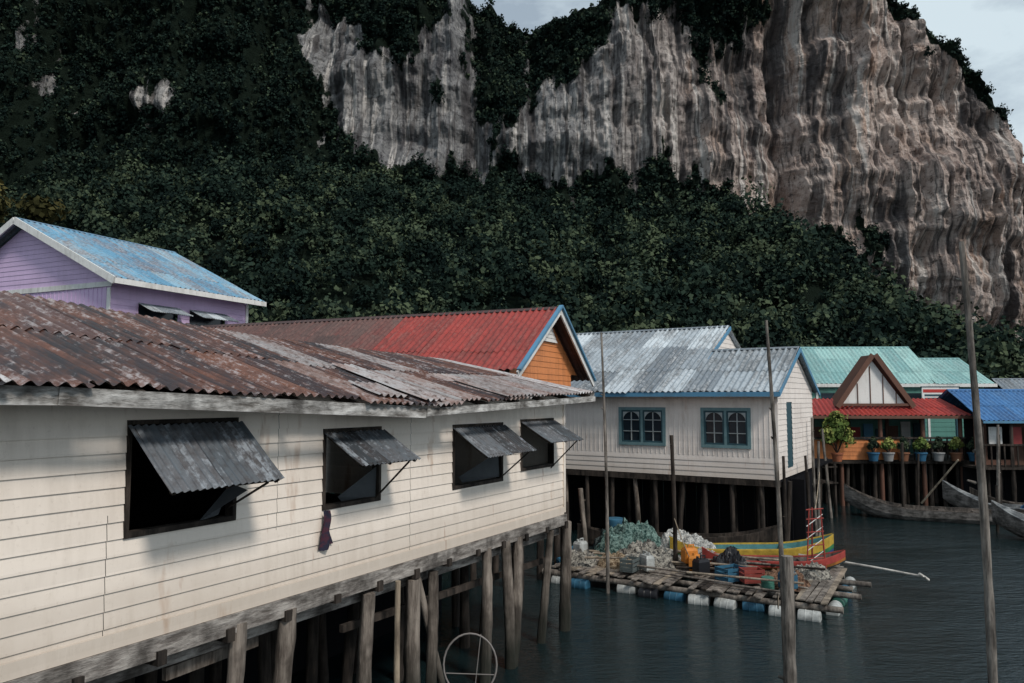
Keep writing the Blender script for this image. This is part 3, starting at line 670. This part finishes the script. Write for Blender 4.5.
e=empty('hoop_fish_trap',(-.5,9.6,1.0));mb=MB();cx,cy,cz,R_=-.52,9.6,1.0,.33
for k in range(28):
    a=2*math.pi*k/28;b=2*math.pi*(k+1)/28
    mb.tube((cx+R_*math.cos(a),cy,cz+R_*1.15*math.sin(a)),(cx+R_*math.cos(b),cy,cz+R_*1.15*math.sin(b)),.012,.012,0,n=6,rings=2,jit=0)
mb.tube((cx+.05,cy,cz-.38),(cx+.13,cy,cz+.37),.007,.007,0,n=5,rings=2);mb.tube((cx-.3,cy,cz-.1),(cx+.3,cy,cz+.0-.12),.007,.007,0,n=5,rings=2)
mb.tube((cx,cy,-1),(cx,cy,cz-.36),.05,.045,1);mb.beam((cx-.1,cy,.62),(cx+.75,cy-.1,.66),.12,.05,2)
mb.obj('hoop_and_post',[plain('rusty_iron',(.22,.20,.19),.7),M_wood,M_white],e)
# ---------------------------------------------------------------- RAFT
fr=FR(1.0,17.9,.86,-.51);H=empty('fishing_raft',W(fr,2.8,1.8,.3));mb=MB();L=5.9
for b in np.arange(.1,3.8,.62): mb.tube(W(fr,-.3+random.uniform(-.5,.1),b,.22),W(fr,L+random.uniform(-.1,.6),b,.22),.07,.06,0,bend=.03)
for a in np.arange(-.1,L,.13):
    if random.random()<.10: continue
    mb.beam(W(fr,a+random.uniform(-.03,.03),random.uniform(-.25,.15),.31+random.uniform(0,.03)),W(fr,a+random.uniform(-.09,.09),3.7+random.uniform(-.3,.2),.31+random.uniform(0,.03)),.115,.025,random.choice([0,0,0,1,2]))
for k in range(30):
    a=random.uniform(-.2,4.0);b=random.uniform(.1,3.4);l=random.uniform(1.0,2.6);t=random.uniform(-.22,.22)
    if a+l>L+.3: l=L+.3-a
    mb.tube(W(fr,a,b,.37+.007*k),W(fr,a+l,b+t*l,.38+.009*k),.03,.022,random.choice([0,1,2]),n=7,rings=4)
mb.obj('planks',[woodm('raft_wood',(.10,.085,.075),(.30,.265,.23)),woodm('raft_pale_wood',(.2,.165,.13),(.38,.32,.25)),M_wood2],H)
fb=plain('blue_drum',(.03,.12,.20),.6,.6);fw=plain('white_float',(.44,.46,.45),.6,.7);fo_=plain('orange_plastic',(.66,.24,.04),.45);fg=plain('green_plastic',(.05,.17,.13),.5,.6);fd=plain('black_plastic',(.015,.016,.02),.4)
def drum(mb,p,q,r,m):
    p=Vector(p);q=Vector(q)
    ks=[(0,.85),(.03,.98),(.1,1),(.3,1),(.33,1.06),(.36,1),(.64,1),(.67,1.06),(.7,1),(.9,1),(.97,.98),(1,.85)]
    for i in range(len(ks)-1):
        mb.tube(p.lerp(q,ks[i][0]),p.lerp(q,ks[i][0]+max(.004,ks[i+1][0]-ks[i][0])),r*ks[i][1],r*ks[i+1][1],m,n=16,rings=2,jit=0)
mb=MB()
for i,a in enumerate(np.arange(-.1,L,.55)):
    if i in (2,): continue
    j_=random.uniform(-.12,.08);drum(mb,W(fr,a,.05+j_,.04),W(fr,a+.42,.05+j_+random.uniform(-.06,.06),.04+random.uniform(-.02,.03)),.135,[1,0,1,1,3,0,1][i%7])
    if i%2: drum(mb,W(fr,a,3.6,.08),W(fr,a+.5,3.6,.08),.15,i%2)
for i,b in enumerate(np.arange(.5,3.6,.8)):
    drum(mb,W(fr,L+.05,b,.04),W(fr,L+.05,b+.55,.04),.135,[1,2,0][i%3])
mb.obj('floats',[fb,fw,fg,fd],H)
def heap(nm,fr,a,b,ra,rb,h,z,mat,seed,parent=None,n=34):
    mb=MB();vs=[]
    for j in range(n):
        for i in range(n):
            u=i/(n-1)*2-1;v=j/(n-1)*2-1;d=max(0,1-(abs(u)**2.4+abs(v)**2.4))
            nzv=float(vn(u*4+seed,v*4,seed));nz3=float(vn(u*11+seed,v*11,seed+2));nz4=float(vn(u*22,v*22,seed+5))
            vs.append(W(fr,a+u*ra*(1+.25*(nz3-.5)),b+v*rb*(1+.25*(nzv-.5)),z+h*(d**.6)*(.35+.6*nzv+.3*nz3+.2*nz4)))
    mb.add(vs,[(j*n+i,j*n+i+1,(j+1)*n+i+1,(j+1)*n+i) for j in range(n-1) for i in range(n-1)],0,False)
    return mb.obj(nm,[mat],parent)
def netm(nm,c1,c2):
    m=NT(nm,.9,.1);n=m.noise((1,1,1),12,6,.8);m.col(m.mix(m.ramp(n,[(.44,0),(.56,1)]),c1,c2));m.bump(n,1,.05);return m.m
tn=netm('teal_net',(.02,.055,.05),(.22,.33,.30));bn=netm('brown_net',(.06,.035,.025),(.25,.15,.10));wt=netm('white_tarp',(.22,.23,.23),(.68,.68,.65));gn=netm('grey_net',(.06,.06,.06),(.42,.40,.35))
heap('fishing_net_pile',fr,.9,2.4,.85,.75,.75,.3,tn,3)
heap('fishing_net_pile',fr,1.7,1.6,.75,.6,.5,.3,gn,5)
heap('fishing_net_pile',fr,.2,3.0,.5,.5,.6,.3,netm('dark_net',(.02,.03,.03),(.08,.1,.1)),6)
heap('tarpaulin_bundle',fr,2.2,2.9,.85,.6,.62,.3,wt,8)
heap('tarpaulin_bundle',fr,2.9,2.2,.35,.3,.4,.3,wt,18)
heap('black_tarpaulin',fr,3.6,1.7,.45,.4,.5,.3,fd,9)
heap('tarpaulin_bundle',fr,1.1,1.0,.45,.35,.32,.3,netm('brown_sack',(.12,.08,.05),(.42,.34,.24)),10)
heap('fishing_net_pile',fr,4.9,1.2,.5,.4,.3,.32,bn,14)
heap('fishing_net_pile',fr,5.3,2.2,.4,.35,.3,.32,gn,15)
heap('fishing_net_pile',fr,.3,.8,.4,.35,.3,.32,gn,16)
def jerry(a,b,z,mat,rot=0):
    p=W(fr,a,b,z);e=empty('jerrycan',p);f=FR(p.x,p.y,math.cos(rot),math.sin(rot));mb=MB()
    bm_=[(0,.92),(.03,1),(.28,1),(.34,.8)]
    for i in range(3):
        z0,s0=bm_[i];z1,s1=bm_[i+1];A=.16;B=.11
        mb.hexa([W(f,-A*s0,-B*s0,z+z0),W(f,A*s0,-B*s0,z+z0),W(f,A*s0,B*s0,z+z0),W(f,-A*s0,B*s0,z+z0),W(f,-A*s1,-B*s1,z+z1),W(f,A*s1,-B*s1,z+z1),W(f,A*s1,B*s1,z+z1),W(f,-A*s1,B*s1,z+z1)])
    mb.tube(W(f,-.1,0,z+.34),W(f,-.1,0,z+.4),.03,.03,0,n=10,rings=2,jit=0)
    mb.beam(W(f,-.02,0,z+.40),W(f,.12,0,z+.40),.03,.025);mb.beam(W(f,-.015,0,z+.33),W(f,-.015,0,z+.39),.03,.025);mb.beam(W(f,.115,0,z+.33),W(f,.115,0,z+.39),.03,.025)
    mb.obj('can_body',[mat],e)
jerry(2.75,1.5,.5,fo_,.3);jerry(2.95,1.25,.4,fo_,1.2);jerry(-.1,1.6,.36,fw,.8);jerry(3.2,.9,.4,fd,.5);jerry(5.1,.6,.4,fb,.2);jerry(2.0,.7,.4,fw,2.0)
def crate(a,b,z,mat,rot,s=.28):
    p=W(fr,a,b,z);f=FR(p.x,p.y,math.cos(rot),math.sin(rot));mb=MB();t=.018
    mb.box(f,-s,s,-s*.7,s*.7,z,z+t)
    for k in range(3):
        z0=z+.03+k*.09
        mb.box(f,-s,s,-s*.7,-s*.7+t,z0,z0+.06);mb.box(f,-s,s,s*.7-t,s*.7,z0,z0+.06);mb.box(f,-s,-s+t,-s*.7+t,s*.7-t,z0,z0+.06);mb.box(f,s-t,s,-s*.7+t,s*.7-t,z0,z0+.06)
    for x_ in (-s,s-t):
        for y_ in (-s*.7-.004,s*.7-t+.004): mb.box(f,x_-.003,x_+t+.003,y_,y_+t,z,z+.28)
    mb.obj('plastic_crate',[mat])
crate(3.9,.75,.40,fb,.5);crate(4.35,.7,.42,plain('red_plastic',(.25,.05,.04),.5),.1,.22);crate(1.7,.45,.40,plain('grey_plastic',(.10,.12,.12),.5),1.0,.22)
mb=MB();drum(mb,W(fr,-.55,1.2,.05),W(fr,-.1,1.9,.1),.27,0);mb.obj('blue_barrel',[fb])
mb=MB();drum(mb,W(fr,-.8,2.5,.1),W(fr,-.3,2.2,.15),.27,0);mb.obj('blue_barrel',[fb])
mb=MB();drum(mb,W(fr,.1,3.4,.3),W(fr,.1,3.4,1.05),.26,0);mb.obj('blue_barrel',[fb])
mb=MB();drum(mb,W(fr,4.75,.35,.38),W(fr,4.75,.35,.64),.13,0);mb.obj('green_bucket',[fg])
mb=MB();c=W(fr,5.3,2.9,0)
for dx,dy in ((-.22,0),(.22,0),(0,.25)): mb.tube((c.x+dx,c.y+dy,.3),(c.x+dx*.6,c.y+dy*.6,1.75),.02,.016,0,n=6,rings=3)
for z in (.6,.9,1.2,1.5,1.72): mb.tube((c.x-.2,c.y,z),(c.x+.2,c.y,z+.03),.014,.014,0,n=6,rings=2)
for z in np.arange(.5,1.6,.28): mb.tube((c.x-.2,c.y,z),(c.x+.18,c.y,z+.28),.01,.01,1,n=5,rings=2)
mb.obj('net_winch_frame',[plain('red_pipe',(.32,.05,.04)),M_white])
mb=MB();mb.tube((6.9,18.4,.55),(9.3,17.2,.30),.03,.025,0,bend=.03);mb.tube((9.15,17.2,.38),(9.4,17.28,.22),.03,.03,0);mb.obj('bamboo_boom',[woodm('grey_bamboo',(.4,.38,.36),(.6,.58,.54))])
mb=MB()
def rope(p,q,sag):
    p=Vector(p);q=Vector(q);pr=p
    for i in range(1,13):
        t=i/12;c=p.lerp(q,t)-Vector((0,0,sag*4*t*(1-t)));mb.tube(pr,c,.012,.012,0,n=5,rings=2,jit=0);pr=c
rope((4.5,13,1.0),W(fr,5.0,.1,.35),.25);rope((2.07,17,1.3),W(fr,1.2,.3,.36),.1);rope((3.8,18,1.6),W(fr,3,1.2,.4),.1);rope((7.95,19.6,2.4),W(fr,5.3,2.9,1.7),.1)
mb.obj('mooring_rope',[M_pale])
# ---------------------------------------------------------------- BOATS
def hull(nm,x,y,dx,dy,L,B,H_,prow,mo,mi,stripes=None,zb=-.1,thw=4):
    f=FR(x,y,dx,dy);e=empty(nm,(x,y,0));mb=MB();ns=26;nj=9
    def ring(s,inner):
        w=B*max(.02,(1-abs(2*s-1)**2.8))**.8+.02;zs=H_+prow*max(0,(s-.62)/.38)**2.2+.25*max(0,(.25-s)/.25)**2
        zk=zb+prow*.85*max(0,(s-.72)/.28)**2.2;out=[]
        if inner: w*=.86;zk+=.06
        for j in range(nj):
            q=(j/(nj-1)*2-1)*math.pi/2;out.append(W(f,s*L,w*math.sin(q)*(1 if inner else 1),zs+(zk-zs)*max(0,math.cos(q))**.7))
        return out
    st=[i/(ns-1) for i in range(ns)]
    O=[ring(s,False) for s in st];I=[ring(s,True) for s in st]
    for i in range(ns-1):
        for j in range(nj-1):
            m_=0
            if stripes: m_={0:2,7:2,1:3,6:3,2:4,5:4}.get(j,0)
            mb.add([O[i][j],O[i+1][j],O[i+1][j+1],O[i][j+1]],[(0,1,2,3)],m_,True)
            mb.add([I[i][j],I[i][j+1],I[i+1][j+1],I[i+1][j]],[(0,1,2,3)],1,True)
        for j in (0,nj-1):
            up=Vector((0,0,.03));mb.add([O[i][j]+up,O[i+1][j]+up,I[i+1][j]+up,I[i][j]+up,O[i][j],O[i+1][j],I[i+1][j],I[i][j]],[(0,1,2,3),(0,4,5,1),(2,6,7,3)],1 if not stripes else 2)
    for k in range(thw):
        s=.18+.55*k/max(1,thw-1);i=int(s*(ns-1));mb.beam(I[i][0]-Vector((0,0,.05)),I[i][-1]-Vector((0,0,.05)),.2,.03,1)
    mb.obj('hull',[mo,mi]+(stripes or []),e);return e
bw=woodm('boat_grey_wood',(.08,.075,.07),(.27,.25,.235),(3,3,8));bi=woodm('boat_inner',(.05,.045,.04),(.16,.135,.12))
bg2=woodm('boat_grey_paint',(.16,.17,.18),(.45,.46,.46),(3,3,8))
hull('longtail_boat',18.4,25.6,-5.9,2.5,6.6,.55,.38,.75,bw,bi)
hull('longtail_boat',21.0,24.6,-4.6,3.6,6.2,.55,.45,.8,bw,bg2)
hull('longtail_boat',18.9,19.6,-3.7,4.4,5.8,.55,.42,.65,bw,bg2)
hull('longtail_boat',22.5,27.0,-4.4,1.0,5.6,.5,.40,.6,M_wood2,bi)
f=FR(18.0,20.7,-3.7,4.4);heap('tarpaulin_bundle',f,1.2,0,.9,.3,.45,.3,wt,31);heap('tarpaulin_bundle',FR(21.0,24.6,-4.6,3.6),2.8,0,1.0,.35,.5,.3,netm('blue_tarp',(.02,.06,.14),(.10,.22,.40)),32)
ye=plain('stripe_yellow',(.50,.34,.05),.6,.6);gr=plain('stripe_green',(.05,.24,.10),.6,.6)
hull('painted_canoe',3.9,18.9,3.8,.1,4.1,.42,.62,.3,plain('boat_red',(.40,.05,.04),.6,.6),plain('boat_inner_teal',(.06,.20,.21),.6,.6),[ye,gr,plain('stripe_blue',(.05,.12,.34),.6,.6)],zb=.25,thw=3)
hull('painted_canoe',4.5,18.1,3.1,-.2,3.3,.33,.52,.22,M_wood,bi,[plain('stripe_red',(.38,.06,.05),.6,.6),plain('stripe_orange',(.5,.2,.05),.6,.6),M_teal],zb=.3,thw=3)
hull('dark_canoe',1.8,21.0,5.5,-.8,5.4,.3,.6,.35,M_wood2,M_wood2,zb=.25,thw=2)
mb=MB();mb.tube((15.3,28.4,.4),(16.1,27.3,2.1),.04,.03,0);mb.obj('boat_pole',[M_pale])
mb=MB();f=FR(9.4,27.2,1,.2)
for a in np.arange(0,2.6,.2): mb.box(f,a,a+.17,0,1.2,1.2,1.25)
for a in (0,1.3,2.5):
    for b in (.1,1.1): mb.tube(W(f,a,b,-1),W(f,a,b,1.9),.06,.05)
mb.beam(W(f,0,.1,1.8),W(f,2.6,.1,1.8),.05,.05);mb.obj('wooden_jetty',[M_wood2])
# ---------------------------------------------------------------- near trees by lilac house
def tree(nm,x,y,h,r,mat,seed):
    rd=random.Random(seed);e=empty(nm,(x,y,0));mb=MB()
    top=Vector((x+rd.uniform(-.4,.4),y,h*.62));mb.tube((x,y,-.5),top,.22,.12,0,rings=8,bend=.2);C=[]
    for k in range(7):
        a=k*.9+rd.random();l=r*rd.uniform(.5,.95);q=top+Vector((math.cos(a)*l,math.sin(a)*l,rd.uniform(.1,.38)*h))
        mb.tube(top-Vector((0,0,rd.uniform(0,1.5))),q,.08,.02,0,n=6,rings=5,bend=.15);C.append(q)
    mb.obj('trunk',[M_wood2],e)
    cards('crown',[c.x for c in C],[c.y for c in C],[c.z for c in C],[r*.42]*7,[r*.38]*7,420,.30,mat,e,seed,-.9,lump=.8)
tree('broadleaf_tree',-24.5,34,13.5,2.6,L_olive,5);tree('broadleaf_tree',-20.5,36,12.5,1.8,L_forest,6);tree('broadleaf_tree',-27,36,12,3,L_forest,8)
# ---------------------------------------------------------------- WORLD / LIGHT / CAMERA
w=bpy.data.worlds.new('World');S.world=w;w.use_nodes=True;nt=w.node_tree;bg=nt.nodes['Background']
az=math.atan2(.62,-.78);el_=math.radians(46)
sk=nt.nodes.new('ShaderNodeTexSky');sk.sky_type='NISHITA';sk.sun_disc=False;sk.sun_elevation=el_;sk.sun_rotation=az;sk.air_density=1.0;sk.dust_density=1.5
tc=nt.nodes.new('ShaderNodeTexCoord');mpn=nt.nodes.new('ShaderNodeMapping');mpn.inputs['Scale'].default_value=(1.9,1.9,4.2)
nz_=nt.nodes.new('ShaderNodeTexNoise');nz_.inputs['Scale'].default_value=1.7;nz_.inputs['Detail'].default_value=7;nz_.inputs['Roughness'].default_value=.6
rp=nt.nodes.new('ShaderNodeValToRGB');rp.color_ramp.elements[0].position=.42;rp.color_ramp.elements[1].position=.60
rp.color_ramp.elements[0].color=(.45,.45,.45,1);rp.color_ramp.elements[1].color=(1,1,1,1)
mx=nt.nodes.new('ShaderNodeMix');mx.data_type='RGBA';mx.inputs[7].default_value=(8.2,9.6,10.4,1)
nt.links.new(tc.outputs['Generated'],mpn.inputs[0]);nt.links.new(mpn.outputs[0],nz_.inputs['Vector']);nt.links.new(nz_.outputs['Fac'],rp.inputs[0])
nt.links.new(rp.outputs[0],mx.inputs[0]);nt.links.new(sk.outputs[0],mx.inputs[6]);nt.links.new(mx.outputs[2],bg.inputs[0]);bg.inputs[1].default_value=.080
sl=bpy.data.lights.new('sun','SUN');sl.energy=2.4;sl.angle=math.radians(10);sl.color=(1,.93,.85)
so=bpy.data.objects.new('sun',sl);COL.objects.link(so)
dv=Vector((math.sin(az)*math.cos(el_),math.cos(az)*math.cos(el_),math.sin(el_)))
so.rotation_euler=dv.to_track_quat('Z','Y').to_euler();so.location=dv*100
cam=bpy.data.cameras.new('camera');cam.lens=26.37;cam.sensor_width=36;cam.clip_end=4000;cam.clip_start=.1
co=bpy.data.objects.new('camera',cam);COL.objects.link(co);co.location=(0,0,4.3);co.rotation_euler=(math.radians(94.35),0,0);S.camera=co
